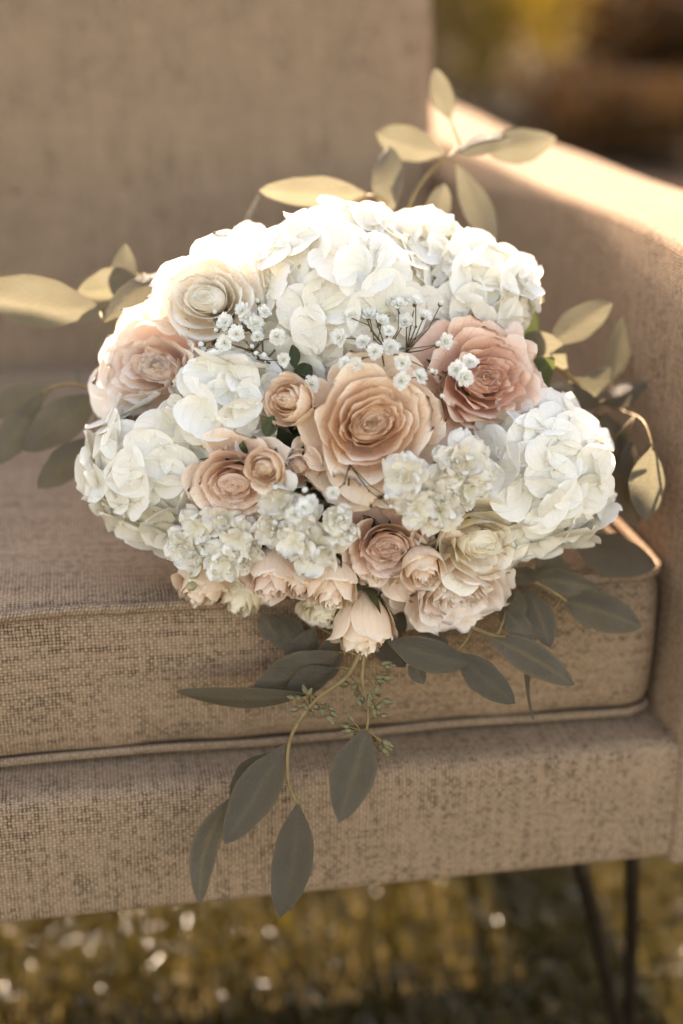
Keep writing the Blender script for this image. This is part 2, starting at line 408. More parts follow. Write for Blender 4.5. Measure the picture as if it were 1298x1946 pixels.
def petal(a, A, rb, rl, zb, zl, curl, ruff, asym, rs, nu=13, nv=11, side=0., kf=1., close=0., fold=0.):
    u = np.linspace(-1, 1, nu)[None, :]; v = np.linspace(0, 1, nv)[:, None]**.85
    p = rs.uniform(0, 6.28, 8)
    top = 1-.14*np.abs(u)**2.6+.02*np.sin(5*u+p[0])+.012*np.sin(11*u+p[1])
    t = v*top
    w = A*(.30+.70*smooth(0, .55, v))*np.sqrt(np.clip(1-.38*np.clip((v-.7)/.3, 0, 1)**2, 0, 1))
    r = rb+(rl-rb)*(1-(1-t)**1.9)
    r = r*(1-close*smooth(.45, 1.0, t))
    z = zb+(zl-zb)*t**1.15
    c = np.clip((t-.70)/.30, 0, 1.2)
    lip = 1+.5*np.sin(2.3*u*kf+p[2])
    r = r+curl*c**2*lip; z = z-curl*.75*c**2.6*lip
    r = r+side*np.abs(u)**4*t-0*u
    e = t**2.2
    u0 = rs.uniform(-.75, .75); pk = np.exp(-((u-u0)/.16)**2); r = r+fold*pk*c**1.5; z = z+.35*fold*pk*c**1.5
    z = z*1.0+(zl-zb)*.05*np.sin(1.7*u+p[7])*t**3
    rf = .75*np.sin(2.6*kf*u+p[3])+(.30*np.sin(5.6*kf*u+p[4])+.16*np.sin(11*kf*u+p[5]))*(1 if ruff < .05*np.abs(rl) else 1.7)
    r = r*(1+asym*u)+ruff*e*rf
    z = z+ruff*.7*e*(.6*np.sin(4.4*kf*u+p[6])+.3*np.sin(9*kf*u+p[7]))
    ph = a+u*w
    return np.stack([r*np.cos(ph), r*np.sin(ph), z+0*ph], -1), np.clip(.05+.35*t+.65*smooth(.86, 1.0, np.maximum(v*(.97+.03*t), .97*np.abs(u)*smooth(.25, .65, v))), 0, 1)  # tone: the rose's own paler margin, sharpened to paint light caught on the edge

def sepals(b_, R, zb, k=5, L=1.1, out=.5, rs=None):
    for i in range(k):
        a = 2*PI*i/k+rs.uniform(-.2, .2); q = np.linspace(0, 1, 6)[:, None]; s_ = np.linspace(-1, 1, 3)[None, :]
        wd = .22*R*np.sin(PI*np.clip(q*.9+.1, 0, 1))**.8*(1-q*.5)
        rr = R*(.15+.8*q**.7*(1-.0*q))+R*out*q**3; zz_ = zb+R*L*q*(.9-.5*q*out)-.1*R*np.abs(s_)
        P_ = np.stack([rr*math.cos(a)-s_*wd*math.sin(a), rr*math.sin(a)+s_*wd*math.cos(a), zz_+0*s_], -1)
        b_.grid(P_, np.full(P_.shape[:2], .3))

def make_rose(name, x, y, Rpx, mat, label, seed, n_pet=24, depth=0., tilt=(0, 0), ruff=.035, H=1.0, kind='open', guards=4, twist=0., back=.9, slit=.34, dome_xy=None, gw=.22):
    rs = np.random.RandomState(seed)
    d = (dome(*(dome_xy or (x, y))))+depth
    R = Rpx*d/FPX; Pn = at(x, y, d)
    nrm = unit(outward(Pn, back)+CR*tilt[0]-CD*tilt[1])
    R3 = frame(nrm, twist)
    AXES.append((Pn, nrm, R))
    Hh = R*H; core = MB()
    # innermost scroll, calyx and sepals belong to the part's own mesh; every other petal is a piece
    turns = 3.4 if kind == 'open' else 2.4; nu = 80
    th = np.linspace(0, turns*2*PI, nu)[None, :]; v = np.linspace(0, 1, 8)[:, None]
    r0 = R*(.008+.085*th/th.max())*(1+.12*np.sin(2*th+1)+.06*np.sin(5*th+seed))
    r0 = r0*(.75+.25*v+.10*np.clip((v-.75)/.25, 0, 1)**2)
    z0 = -Hh+Hh*((.97 if kind == 'open' else 1.03)-.06*(1-th/th.max())**2)*v*(1+.025*np.sin(3*th+2))+0*th
    P_ = np.stack([r0*np.cos(th)*1.35, r0*np.sin(th)*.80, z0], -1)
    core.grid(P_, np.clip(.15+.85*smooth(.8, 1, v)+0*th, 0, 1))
    # folded heart: a shallow spiral of ridges that closes the throat
    rr = np.linspace(0, 1, 22)[:, None]; tt = np.linspace(0, 2*PI, 49)[None, :]
    ph = rr*4.6+tt/(2*PI)+.10*np.sin(2*tt+seed); sw = (ph % 1.)
    rz = .055*R*np.exp(-(sw-.5)**2/.04)*(1-smooth(.45, .85, rr))*(1+.3*np.sin(3*tt+2*seed)); zc = -Hh*((.17 if kind == 'open' else .06)+.14*rr**2)+rz
    Pd = np.stack([rr*.30*R*np.cos(tt)*1.25, rr*.30*R*np.sin(tt)*.85, zc+0*tt], -1)
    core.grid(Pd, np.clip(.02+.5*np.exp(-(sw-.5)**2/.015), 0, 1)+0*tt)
    core.mi = 1
    core.ball((0, 0, -Hh*1.02), R*.30, 10, 6, .3, (1, 1, .8)); sepals(core, R*.9, -Hh*1.05, rs=rs, out=.2 if kind == 'open' else .10, L=.45 if kind == 'open' else .8 if kind == 'semi' else 1.25)
    core.tube([(0, 0, -Hh*1.1), (0, 0, -Hh*1.5)], R*.07, 6)
    o = link(name, core.mesh(name, [mat, M_SEPAL]), bq, mat4(R3, local(Pn)), label)
    if kind == 'open': radii = [.075, .105, .135, .17, .21, .26, .33, .43, .56, .70, .84]; per = 2.7
    elif kind == 'semi': radii = [.12, .17, .24, .34, .47, .63, .82]; per = 2.6
    else: radii = [.16, .26, .38, .54, .72, .86]; per = 2
    todo = []; a = rs.uniform(0, 6)
    for li_, rad in enumerate(radii):
        k_ = int(per) if rs.rand() > per % 1 else int(per)+1
        a += rs.uniform(.6, 1.5)
        for q in range(k_): todo.append((rad+rs.uniform(-.016, .016)+.018*q/k_, a+2*PI*q/k_+rs.uniform(-.25, .25), k_, 0))
    for q in range(guards): todo.append((.96+gw*(q+1)/guards, a+2.4*q+rs.uniform(-.3, .3), 0, (q+1)/guards))
    for rad, az, k_, g in todo:
        s_ = min(1., rad); rl = R*rad; fo = 0.; cl = 0.
        if kind == 'open':
            zl = Hh*(-.07+.09*smooth(0., .40, rad)-.12*smooth(.6, .9, rad))+rs.uniform(-.045, .045)*R
            A = (1.55-.42*s_)*rs.uniform(.85, 1.12); curl = R*(.006+.150*s_**1.7)*rs.uniform(.5, 1.5); sd = R*.03*s_; fo = R*rs.uniform(0, .09)*s_
            if g: zl = -Hh*(.26+.30*g); curl = R*rs.uniform(.10, .24); A = .80; sd = R*.06
        elif kind == 'semi':
            zl = Hh*(.02-.05*smooth(.3, .8, rad))+rs.uniform(-.03, .03)*R; A = 1.75-.6*s_; curl = R*(.012+.17*s_**1.8)*rs.uniform(.7, 1.4); sd = R*.04*s_
            if g: zl = -Hh*(.20+.25*g); curl = R*rs.uniform(.15, .28); A = .95; sd = R*.07
        else:                                      # closed urn with a small swirl at its mouth
            cl = .42-.10*rad; zl = Hh*(.10-.14*rad); A = 2.1-.7*s_; curl = R*(.01+.06*s_**2)*rs.uniform(.6, 1.4); sd = R*.02*s_
            if g: rl = R*(.93+.06*g); cl = .26-.16*g; curl = R*rs.uniform(.08, .24)*(.5+.5*g); zl = -Hh*(.02+.12*g); A = 1.25
        Pp, e = petal(az, A, R*.10, rl, -Hh*(1.0+.05*s_), zl, curl, ruff*R*(.45+.85*s_), .045*(-1 if seed % 2 else 1), rs, side=sd, kf=1+.3*(1-s_), nu=17 if Rpx > 60 else 11, nv=12 if Rpx > 60 else 10, close=cl, fold=fo)
        k2 = 1+slit*(1-s_)**1.5; Pp = Pp*np.array([k2, 1/k2, 1])
        sh = rs.normal(0, .018*R, 2)*(1 if rad < .9 else 1.5); tt = np.linspace(0, 1, Pp.shape[0])[:, None]
        Pp[..., 0] += sh[0]*tt; Pp[..., 1] += sh[1]*tt
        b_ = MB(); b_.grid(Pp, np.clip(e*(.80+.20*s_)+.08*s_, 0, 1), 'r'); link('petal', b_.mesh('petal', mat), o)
    return o

make_rose('rose', 712, 800, 118, M_CENTRE, 'large open peach rose at the heart of the bouquet', 3, 40, -.014, (.06, .10), .045, 1.05, guards=6, twist=.4, back=1.6, gw=.36)
make_rose('rose', 934, 716, 108, M_CORAL, 'ruffled coral rose, the darkest pink of the bouquet', 8, 32, -.008, (.05, .0), .085, .95, guards=5, back=1.4)
make_rose('rose', 283, 692, 116, M_BLUSH, 'pale blush ruffled rose below the white rose', 5, 32, -.012, (-.04, -.06), .09, 1.0, guards=5, back=2.6)
make_rose('rose', 387, 562, 98, M_WHITE, 'white rose with a creamy yellow heart', 12, 13, -.034, (-.02, -.05), .02, 1.15, kind='semi', guards=4, back=3.2)
make_rose('rose', 440, 925, 82, M_PINK, 'small peach pink rose tucked under white hydrangea', 14, 17, -.016, (.1, -.25), .02, 1.1, kind='semi', guards=4, back=1.)
make_rose('rose', 737, 1046, 92, M_PINK, 'open dusky peach rose below the large peach rose', 21, 28, -.004, (0, -.05), .05, 1.0, guards=4, back=1.2)
make_rose('rose', 925, 1040, 104, M_CREAM, 'cream rose beside white hydrangea', 24, 15, -.012, (.22, -.1), .022, 1.1, kind='semi', guards=5, back=.9)
make_rose('rose', 872, 1150, 112, M_BLUSH, 'blush rose facing down at the lower edge of the bouquet', 33, 26, -.006, (.05, -.45), .06, .95, guards=5, back=.6)
make_rose('rose', 842, 765, 66, M_CENTRE, 'half hidden peach rose between two larger roses', 41, 14, .022, (.3, .2), .05, 1.0, guards=4, back=1.)
make_rose('rose', 470, 1120, 72, M_CREAM, 'cream rose facing down beneath the white stock flowers', 44, 15, .012, (-.1, -.7), .05, 1.1, kind='semi', guards=4, back=.5)
make_rose('rose', 615, 1180, 60, M_CREAM, 'pale cream rose hanging low behind the buds', 47, 14, .014, (-.1, -.8), .05, 1.1, kind='semi', guards=4, back=.5)
make_rose('rose', 735, 1130, 62, M_BLUSH, 'blush rose deep behind the hanging bud', 48, 14, .022, (0, -.6), .05, 1.1, guards=4, back=.5)
buds = [(536, 757, 52, -.014, (-.35, .1), 'peach spray rose bud beside the white hydrangea florets'), (497, 893, 46, -.026, (-.1, -.1), 'peach spray rose bud in front of the peach pink rose'),
        (565, 893, 38, .0, (.1, -.2), 'peach spray rose bud tucked beside the large peach rose'), (630, 1150, 52, -.016, (.05, -1.3), 'upright creamy spray rose bud facing down'),
        (568, 1128, 40, -.012, (-.05, -.6), 'small apricot spray rose bud among the low buds'), (510, 1128, 54, -.012, (-.15, -1.0), 'apricot spray rose bud below the white stock'),
        (370, 1142, 58, -.002, (-.3, -1.1), 'pale peach rose bud at the lower left rim under stock flowers'), (807, 1103, 50, -.018, (.0, -.5), 'apricot spray rose bud above the blush rose'),
        (690, 1240, 58, -.008, (.05, -2.6), 'single pale bud hanging below the bouquet with green sepals'), (716, 1100, 42, .002, (0, -.6), 'small peach bud under the dusky rose'), (445, 1160, 46, .010, (-.4, -1.2), 'cream peach bud at the very bottom of the lower left rim')]
BM = [M_SPRAY, M_SPRAY, M_SPRAY, M_SPRAY, M_SPRAY, M_PINK, M_SPRAY, M_SPRAY, M_SPRAY, M_SPRAY, M_CREAM, M_CREAM]
for i, (x, y, r_, dd, tl, lb) in enumerate(buds):
    make_rose('rose_bud', x, y, r_*(1.12, 1.02, 1.2)[i % 3], BM[i], lb, 60+i, 9, dd, tl, .03, 1.45 if y < 1000 else 1.75, kind='bud', guards=3, back=.8)

# --- hydrangea
def petal_patch(L, Wd, seed, cup=.15, wave=.05, notch=0., nu=7, nv=8, ruf=0.):
    rs = np.random.RandomState(seed); p = rs.uniform(0, 6.28, 5)
    u = np.linspace(-1, 1, nu)[None, :]; v = np.sin(np.linspace(0, PI/2, nv))[:, None]
    w = Wd*np.where(v < .55, .22+.78*np.sin(PI/2*np.clip(v/.55, 0, 1))**1.1, np.sqrt(np.clip(1-((v-.55)/.465)**2, 0, 1)))
    w = w*(1+.05*np.sin(4*v+p[3]))
    y = L*v*(1-notch*np.exp(-(u/.25)**2)*v**6); x = u*w*(1+.04*np.sin(6*v+p[0])*u)
    z = cup*L*(v**2)*.5-cup*Wd*.6*(1-u**2)*np.sin(PI*v*.9)+wave*L*v*np.sin(2.4*u+p[1])+wave*.6*L*v*v*np.sin(5*u+p[2])+ruf*L*v**2*(np.sin(9*u+p[3])+.6*np.sin(15*u+p[4]))
    return np.stack([x+0*v, y, z], -1), np.clip(.30+.95*v+0*u, 0, 1)
def rotz(P_, a):
    c, s_ = math.cos(a), math.sin(a); Q = P_.copy(); Q[..., 0] = c*P_[..., 0]-s_*P_[..., 1]; Q[..., 1] = s_*P_[..., 0]+c*P_[..., 1]; return Q
def rotx(P_, a):
    c, s_ = math.cos(a), math.sin(a); Q = P_.copy(); Q[..., 1] = c*P_[..., 1]-s_*P_[..., 2]; Q[..., 2] = s_*P_[..., 1]+c*P_[..., 2]; return Q
HYD = []
for k_ in range(9):
    rs = np.random.RandomState(200+k_); b_ = MB()
    for q in range(4):
        L = .0235*rs.uniform(.88, 1.12); P_, e = petal_patch(L, L*rs.uniform(.54, .64), 300+k_*7+q, rs.uniform(-.05, .28), .045)
        P_ = rotx(P_, rs.uniform(-.22, .16)); P_[..., 2] += .0006*(q % 2); b_.grid(rotz(P_, q*PI/2+rs.uniform(-.15, .15)), e, 'r')
    b_.mi = 1; b_.ball((0, 0, .0013), .0015, 7, 5, 0.); b_.tube([(0, 0, -.014), (0, 0, 0)], .0007, 5, 0.)
    HYD.append(b_.mesh('floret', [M_HYD, M_EYE]))
def blocked(P, k_=.80, own=.012):                 # a floret may not sit in a rose or stand between it and the open side
    for c, n_, R in AXES:
        q = P-c; al = q@n_; pe = np.linalg.norm(q-al*n_)
        if al > -1.1*R and pe < R*k_+own*min(1, max(0, .6+al/R)): return True
    return False
def hydrangea(x, y, Rpx, label, seed, nf, extra=.0, sq=1.0, k_=.80, scale=1.):
    rs = np.random.RandomState(seed); R = Rpx*.76/FPX
    d = dome(x, y)+R*.80+extra; c = at(x, y, d)
    b_ = MB()
    for q in range(14):
        dv = unit(outward(c, .4)+rs.normal(0, .6, 3)); b_.tube([BC-c+(c-BC)*.2, dv*R*.35, dv*R*.85], [.0022, .0013, .0008], 5)
    o = link('hydrangea', b_.mesh('hydrangea_stalk', M_STALK), bq, Matrix.Translation(Vector(local(c))), label)
    oc = unit(c-BC)
    for i in range(nf):
        zf = 1-2*(i+.5)/nf; ph = i*2.39996+rs.uniform(-.2, .2); rr = math.sqrt(1-zf*zf)
        n_ = np.array([rr*math.cos(ph), rr*math.sin(ph), zf])
        if n_@oc < -.15 and n_@(-CF) < -.1: continue
        pos = c+n_*R*rs.uniform(.92, 1.06)
        if blocked(pos, k_): continue
        if pos[2] < .012 and pos[1] > -.015: continue
        fn = unit(n_+rs.normal(0, .13, 3))
        M_ = mat4(frame(fn, rs.uniform(0, 6.28)), pos-c, scale*rs.uniform(.86, 1.1))
        link('floret', HYD[rs.randint(len(HYD))], o, M_)
hydrangea(645, 592, 186, 'large white hydrangea crowning the top of the bouquet', 1, 108, -.004, scale=1.0)
hydrangea(486, 562, 98, 'white hydrangea behind the white rose', 2, 44, .022)
hydrangea(900, 575, 92, 'white hydrangea above the coral rose', 3, 46, .004)
hydrangea(325, 885, 138, 'cream white hydrangea below the blush rose', 4, 76, .0)
hydrangea(432, 775, 84, 'white hydrangea beside the peach spray bud', 5, 36, -.004)
hydrangea(995, 905, 142, 'white hydrangea beside the cream rose', 6, 78, .0)
hydrangea(790, 510, 88, 'small white hydrangea cluster at the back of the crown', 7, 34, .012)


# --- stock: ruffled double florets
STK = []
for k_ in range(9):
    rs = np.random.RandomState(500+k_); b_ = MB(); a = 0
    for ring, (np_, L, lift) in enumerate(((5, .0165, .08), (5, .0135, .45), (3, .010, .95))):
        for q in range(np_):
            P_, e = petal_patch(L*rs.uniform(.75, 1.15), L*.50, 600+k_*40+ring*9+q, rs.uniform(-.2, .5), .20, .12, 9, 8, .075)
            P_ = rotx(P_, lift+rs.uniform(-.4, .4)); P_[..., 2] += .0008*ring; P_ = P_+rs.normal(0, .00028, P_.shape)*(np.arange(P_.shape[0])[:, None, None] > 2); b_.grid(rotz(P_, 2*PI*q/np_+ring*.5+rs.uniform(-.3, .3)), e, 'r')
    b_.mi = 1; b_.ball((0, 0, -.002), .0028, 7, 5, 0.); b_.tube([(0, 0, -.016), (0, 0, 0)], .0012, 5)
    STK.append(b_.mesh('floret', [M_STOCK, M_SEPAL]))
def stock(x, y, label, pts, seed, depth=-.012):
    rs = np.random.RandomState(seed); c = at(x, y, dome(x, y)+.03); n0 = outward(c, .6)
    b_ = MB(); b_.tube([BC-c, n0*0, n0*.02], [.003, .0025, .0018], 6)
    for _ in range(5):                                           # green closed buds near the tip
        p = n0*.024+rs.normal(0, .005, 3); b_.ball(p, .0026, 7, 5, .4, (1, 1, 1.5), frame(n0))
    o = link('stock_flower', b_.mesh('stock_stalk', M_BUDG), bq, Matrix.Translation(Vector(local(c))), label)
    for (px, py, s_) in pts:
        p = at(px, py, dome(px, py)+depth+rs.uniform(-.004, .006)); n_ = unit(outward(p, .5)+unit(p-(c+n0*.01))*.55+rs.normal(0, .12, 3))
        link('floret', STK[rs.randint(9)], o, mat4(frame(n_, rs.uniform(0, 6)), p-c, s_*.86*rs.uniform(.85, 1.15)))
stock(412, 1042, 'white ruffled stock flower with green centre near the lower rim', [(378, 1000, .95), (425, 985, .8), (455, 1025, .95), (372, 1052, .95), (425, 1066, .95), (470, 1062, .8), (345, 1035, .7)], 71)
stock(590, 1000, 'white ruffled stock flower above the apricot buds', [(535, 950, 1.1), (520, 1005, .85), (575, 985, .9), (640, 985, .85), (605, 1040, 1.0), (655, 1010, .75), (562, 1030, .8)], 72)
stock(840, 905, 'white ruffled stock flower beside the large peach rose', [(770, 905, 1.0), (810, 940, 1.0), (850, 885, .9), (880, 875, 1.0), (890, 930, 1.0), (835, 970, .95), (790, 965, .85), (905, 895, .8)], 73)

# --- baby's breath
GYP = []
for k_ in range(4):
    rs = np.random.RandomState(700+k_); b_ = MB()
    for ring, (np_, L, lift) in enumerate(((8, .0050, .25), (7, .0042, .7), (5, .0030, 1.15))):
        for q in range(np_):
            P_, e = petal_patch(L*rs.uniform(.85, 1.1), L*.36, 800+k_*30+ring*9+q, .1, .08, .2, 5, 4)
            b_.grid(rotz(rotx(P_, lift+rs.uniform(-.2, .2)), 2*PI*q/np_+ring*.4), e)
    b_.mi = 1; b_.ball((0, 0, -.0012), .0013, 6, 4, 0, (1, 1, 1.4))
    GYP.append(b_.mesh('floret', [M_GYP, M_SEPAL]))
b_ = MB(); b_.ball((0, 0, .0006), .0014, 7, 5, .8, (1, 1, 1.2)); b_.mi = 1; b_.ball((0, 0, -.0006), .00145, 7, 4, .3)
GBUD = b_.mesh('bud', [M_GYP, M_SEPAL])
def gyp(label, root, flo, bds, seed, lift=.020):
    rs = np.random.RandomState(seed); P0 = at(root[0], root[1], dome(*root)+.012); b_ = MB()
    FL = []
    for isb, lst in ((0, flo), (1, bds)):
        for (x, y) in lst: FL.append((isb, at(x, y, dome(x, y)-lift+rs.uniform(-.006, .006))))
    pts = np.array([p for _, p in FL]); mid = pts.mean(0)*.45+P0*.55
    hubs = [P0*.4+mid*.6+rs.normal(0, .006, 3) for _ in range(max(2, len(FL)//4))]
    for h in hubs: b_.tube([P0, (P0+h)/2+rs.normal(0, .002, 3), h], [.0006, .00055, .0005], 5)
    for isb, p in FL:
        h = min(hubs, key=lambda q: np.linalg.norm(q-p)); m_ = h+(p-h)*.5+rs.normal(0, .0018, 3)
        b_.tube([h, m_, p-unit(p-m_)*.001], [.0004, .00034, .0003], 5)
        if rs.rand() < .5: b_.ball(m_, .0008, 5, 4)
    o = link('baby_breath_sprig', b_.mesh('sprig_stem', M_TWIG), bq, Matrix.Translation(Vector(local(P0))), label)
    me = o.data; me.transform(Matrix.Translation(Vector(-P0)))
    for isb, p in FL:
        n_ = unit(unit(p-P0)*.6-CF*.8+rs.normal(0, .3, 3))
        link('bud' if isb else 'floret', GBUD if isb else GYP[rs.randint(4)], o, mat4(frame(n_, rs.uniform(0, 6)), p-P0, rs.uniform(.78, 1.08)*(1. if not isb else 1.1)))
gyp('white baby breath sprig in front of the white rose', (500, 690), [(460, 590), (503, 594), (428, 612), (449, 635), (427, 652), (484, 616), (490, 640), (526, 640), (538, 684), (470, 606)], [(490, 573), (409, 594), (412, 628), (384, 654), (387, 664), (480, 658), (502, 674), (485, 672)], 91)
gyp('white baby breath sprig in front of the crowning hydrangea', (715, 720), [(702, 600), (662, 602), (645, 642), (690, 650), (740, 630), (742, 660), (765, 690), (806, 601), (790, 575), (770, 612), (725, 612), (676, 692), (712, 668), (846, 650), (757, 580), (762, 724), (798, 716), (655, 690)], [(792, 556), (838, 577), (745, 567), (700, 560), (832, 655), (826, 708), (688, 580)], 92)
gyp('small white baby breath tuft in front of the coral rose', (835, 705), [(868, 702), (893, 688), (883, 716)], [(840, 752), (822, 705)], 93, .026)
gyp('single baby breath flower above the spray rose bud', (575, 750), [(592, 731)], [], 94, .008)
gyp('baby breath sprig with curling brown stems over the white stock', (665, 955), [(578, 966), (560, 978), (633, 937), (590, 955)], [(523, 927), (524, 993), (580, 930), (735, 945), (742, 962), (648, 985)], 95, .026)

# --- eucalyptus
def leaf_mesh(A, B, Wd, roll, bow, seed, side=0.):
    """A base, B tip in local metres; leaf faces the lens, rolled about its own length"""
    rs = np.random.RandomState(seed); ax = B-A; L = np.linalg.norm(ax); ax = ax/L
    fw = unit(CF); wv = unit(np.cross(ax, fw)); nv_ = np.cross(wv, ax)
    c, s_ = math.cos(roll), math.sin(roll); w2 = c*wv+s_*nv_; n2 = -s_*wv+c*nv_
    nu, nv = 9, 15; u = np.linspace(-1, 1, nu)[None, :]; v = np.linspace(0, 1, nv)[:, None]
    sh = rs.uniform(.88, 1.08); ww = Wd*.5*np.where(v < .5, np.sin(PI*np.clip(v, 0, 1)**sh)**.95, np.sin(PI*np.clip(v, 0, 1)**sh)**.66)*(1+.035*np.sin(9*v+seed)+.02*np.sin(23*v+2*seed))
    ww[0] = .0006; ww[-1] = .0002
    x = u*ww+side*L*np.sin(PI*v); z = bow*L*(np.sin(PI*v)) + .16*np.abs(u)*ww+.03*L*v*np.sin(3*v*PI+seed)*u*.35
    P_ = A+ax*(L*v)[..., None]+w2*x[..., None]+n2*z[..., None]
    e = np.clip(np.maximum(np.exp(-(u/.08)**2)*.8, smooth(.86, 1, np.abs(u))*.9), 0, 1)+0*v
    return P_, e
def sprig(label, stem, leaves, seed, seeds=(), rad=.0013, mat=M_STEM):
    """stem: [(x,y,depth)]; leaves: (bx,by,tx,ty,w,db,dt[,roll[,bow]])"""
    rs = np.random.RandomState(seed); S3 = [at(*p) for p in stem]; P0 = S3[0]; b_ = MB()
    # smooth the stem
    pts = []
    for i in range(len(S3)-1):
        p0, p1, p2, p3 = S3[max(i-1, 0)], S3[i], S3[i+1], S3[min(i+2, len(S3)-1)]
        for t in np.linspace(0, 1, 6)[:-1]:
            pts.append(.5*((2*p1)+(-p0+p2)*t+(2*p0-5*p1+4*p2-p3)*t*t+(-p0+3*p1-3*p2+p3)*t**3))
    pts.append(S3[-1]); b_.tube([p-P0 for p in pts], list(np.linspace(rad, rad*.6, len(pts))), 6)
    lv = []
    for i, l in enumerate(leaves):
        bx, by, tx, ty, w, db, dt = l[:7]; roll = l[7] if len(l) > 7 else rs.uniform(-.5, .5); bow = l[8] if len(l) > 8 else rs.uniform(-.08, .08); sd = l[9] if len(l) > 9 else rs.uniform(-.03, .03)
        A, B = at(bx, by, db), at(tx, ty, dt)
        q = min(pts, key=lambda s_: np.linalg.norm(s_-A))
        if np.linalg.norm(q-A) < .035: b_.tube([q-P0, (q+A)/2-P0+rs.normal(0, .0008, 3), A-P0], [rad*.6, rad*.5, rad*.45], 5)
        lv.append((leaf_mesh(A-P0, B-P0, w*(db+dt)/2/FPX/max(.6, abs(math.cos(roll))), roll, bow, seed*31+i, sd)))
    sdl = []
    for (x, y, d) in seeds:
        p = at(x, y, d); q = min(pts, key=lambda s_: np.linalg.norm(s_-p)); hub = q+(p-q)*.45
        for _ in range(6):
            t = hub+unit(unit(p-hub)+rs.normal(0, .8, 3))*rs.uniform(.004, .008)
            b_.tube([q-P0, hub-P0, t-P0], [.0005, .0004, .0004], 4); sdl.append((t, unit(t-hub)))
    o = link('eucalyptus_sprig', b_.mesh('sprig_stem', mat), bq, Matrix.Translation(Vector(local(P0))), label)
    for P_, e in lv:
        k_ = MB(); k_.grid(P_, e, 'p'); link('leaf', k_.mesh('leaf', M_EUC), o)
    for t, n_ in sdl: link('seed_capsule', SEED, o, mat4(frame(n_), t-P0, rs.uniform(.8, 1.2)))
b_ = MB(); b_.ball((0, 0, .002), .0017, 6, 5, .5, (1, 1, 1.5)); b_.tube([(0, 0, .004), (0, 0, .0055)], [.0011, .0002], 5); SEED = b_.mesh('seed_capsule', M_SEED)

sprig('eucalyptus sprig arching up in front of the armrest', [(770, 420, .85), (785, 375, .855), (815, 330, .865), (852, 300, .87), (875, 275, .88)],
      [(856, 228, 826, 130, 42, .885, .89, .3), (846, 292, 714, 252, 66, .87, .885, .2), (868, 288, 972, 264, 48, .87, .86, .5), (925, 290, 1057, 262, 72, .88, .90, .1), (868, 310, 936, 472, 60, .87, .85, .3, .05, .06),
       (815, 435, 843, 348, 48, .86, .865, .4), (740, 415, 740, 278, 62, .85, .865, .2)], 1)
sprig('pale backlit eucalyptus leaves behind the crowning hydrangea', [(640, 410, .85), (700, 372, .855), (735, 385, .85)], [(695, 368, 493, 362, 58, .855, .845, .2, .03), (460, 445, 492, 368, 16, .87, .875, 1.0), (935, 470, 1034, 574, 56, .825, .83, .2), (880, 440, 935, 500, 50, .84, .835, .2)], 2)
sprig('eucalyptus sprig by the right rim with sunlit yellow leaves', [(1000, 700, .82), (1060, 700, .83), (1120, 750, .845), (1180, 780, .86), (1222, 800, .82), (1241, 850, .80)],
      [(1042, 655, 1164, 570, 64, .83, .84, .2), (1078, 700, 998, 634, 62, .83, .825, .3), (1160, 725, 1186, 602, 46, .87, .885, .4), (1105, 745, 1160, 698, 42, .845, .85, .4), (1128, 762, 1228, 726, 44, .85, .855, .6, .12), (1028, 735, 1142, 768, 50, .825, .835, .6),
       (1240, 848, 1228, 990, 70, .80, .80, .1), (1150, 785, 1180, 892, 62, .845, .84, .3), (1150, 850, 1212, 1000, 66, .84, .825, .2), (1195, 830, 1215, 960, 52, .835, .82, .4), (1080, 720, 1150, 760, 44, .84, .84, .2), (1130, 790, 1200, 850, 50, .85, .845, .3)], 3)
sprig('dark eucalyptus sprig over the seat cushion corner', [(985, 1085, .80), (1005, 1100, .80), (1040, 1118, .80), (1080, 1145, .80)],
      [(1090, 1035, 1248, 1076, 84, .82, .815, .4, .05), (1000, 1100, 1136, 1118, 50, .80, .80, .3), (1070, 1142, 1219, 1192, 76, .80, .79, .1), (1018, 1215, 1014, 1368, 20, .79, .775, 1.1), (1000, 1115, 1046, 1230, 56, .80, .785, .2), (960, 1090, 1030, 1095, 34, .79, .785, .3), (1015, 1060, 1085, 1095, 62, .81, .815, .2)], 4)
sprig('long dark eucalyptus leaves hanging from the bouquet over the cushion edge', [(880, 1185, .785), (930, 1205, .78), (960, 1210, .775)],
      [(918, 1205, 1092, 1302, 62, .78, .772, .2), (868, 1240, 979, 1337, 62, .77, .765, .2), (735, 1218, 889, 1262, 66, .765, .765, .25), (785, 1250, 805, 1300, 36, .77, .77, .3), (955, 1190, 985, 1120, 54, .785, .79, .3), (705, 1175, 770, 1268, 60, .782, .775, .2), (800, 1195, 850, 1262, 58, .785, .78, .2), (760, 1150, 735, 1225, 50, .785, .78, .3), (960, 1160, 1010, 1225, 50, .785, .785, .3)], 5)
sprig('trailing eucalyptus sprig with seed pods hanging over the front of the sofa', [(690, 1225, .765), (660, 1285, .757), (600, 1330, .752), (560, 1385, .75), (547, 1430, .75), (549, 1490, .752), (566, 1530, .755)],
      [(547, 1412, 428, 1604, 82, .75, .742, .12, .02, .0), (515, 1430, 440, 1525, 60, .765, .768, .3), (448, 1508, 380, 1720, 54, .757, .757, .3, .03, -.10), (566, 1527, 532, 1744, 80, .755, .752, .1, .02, .04), (590, 1318, 336, 1314, 44, .757, .765, .5, .04, .09), (645, 1240, 478, 1316, 74, .768, .772, .2, .03), (640, 1270, 542, 1322, 52, .768, .768, .3), (520, 1170, 575, 1235, 66, .782, .78, .2), (495, 1165, 530, 1215, 50, .782, .78, .2), (600, 1190, 548, 1290, 62, .782, .776, .2), (640, 1200, 610, 1300, 54, .78, .772, .3)], 6,
      [(565, 1325, .752), (620, 1350, .755), (590, 1345, .757)])
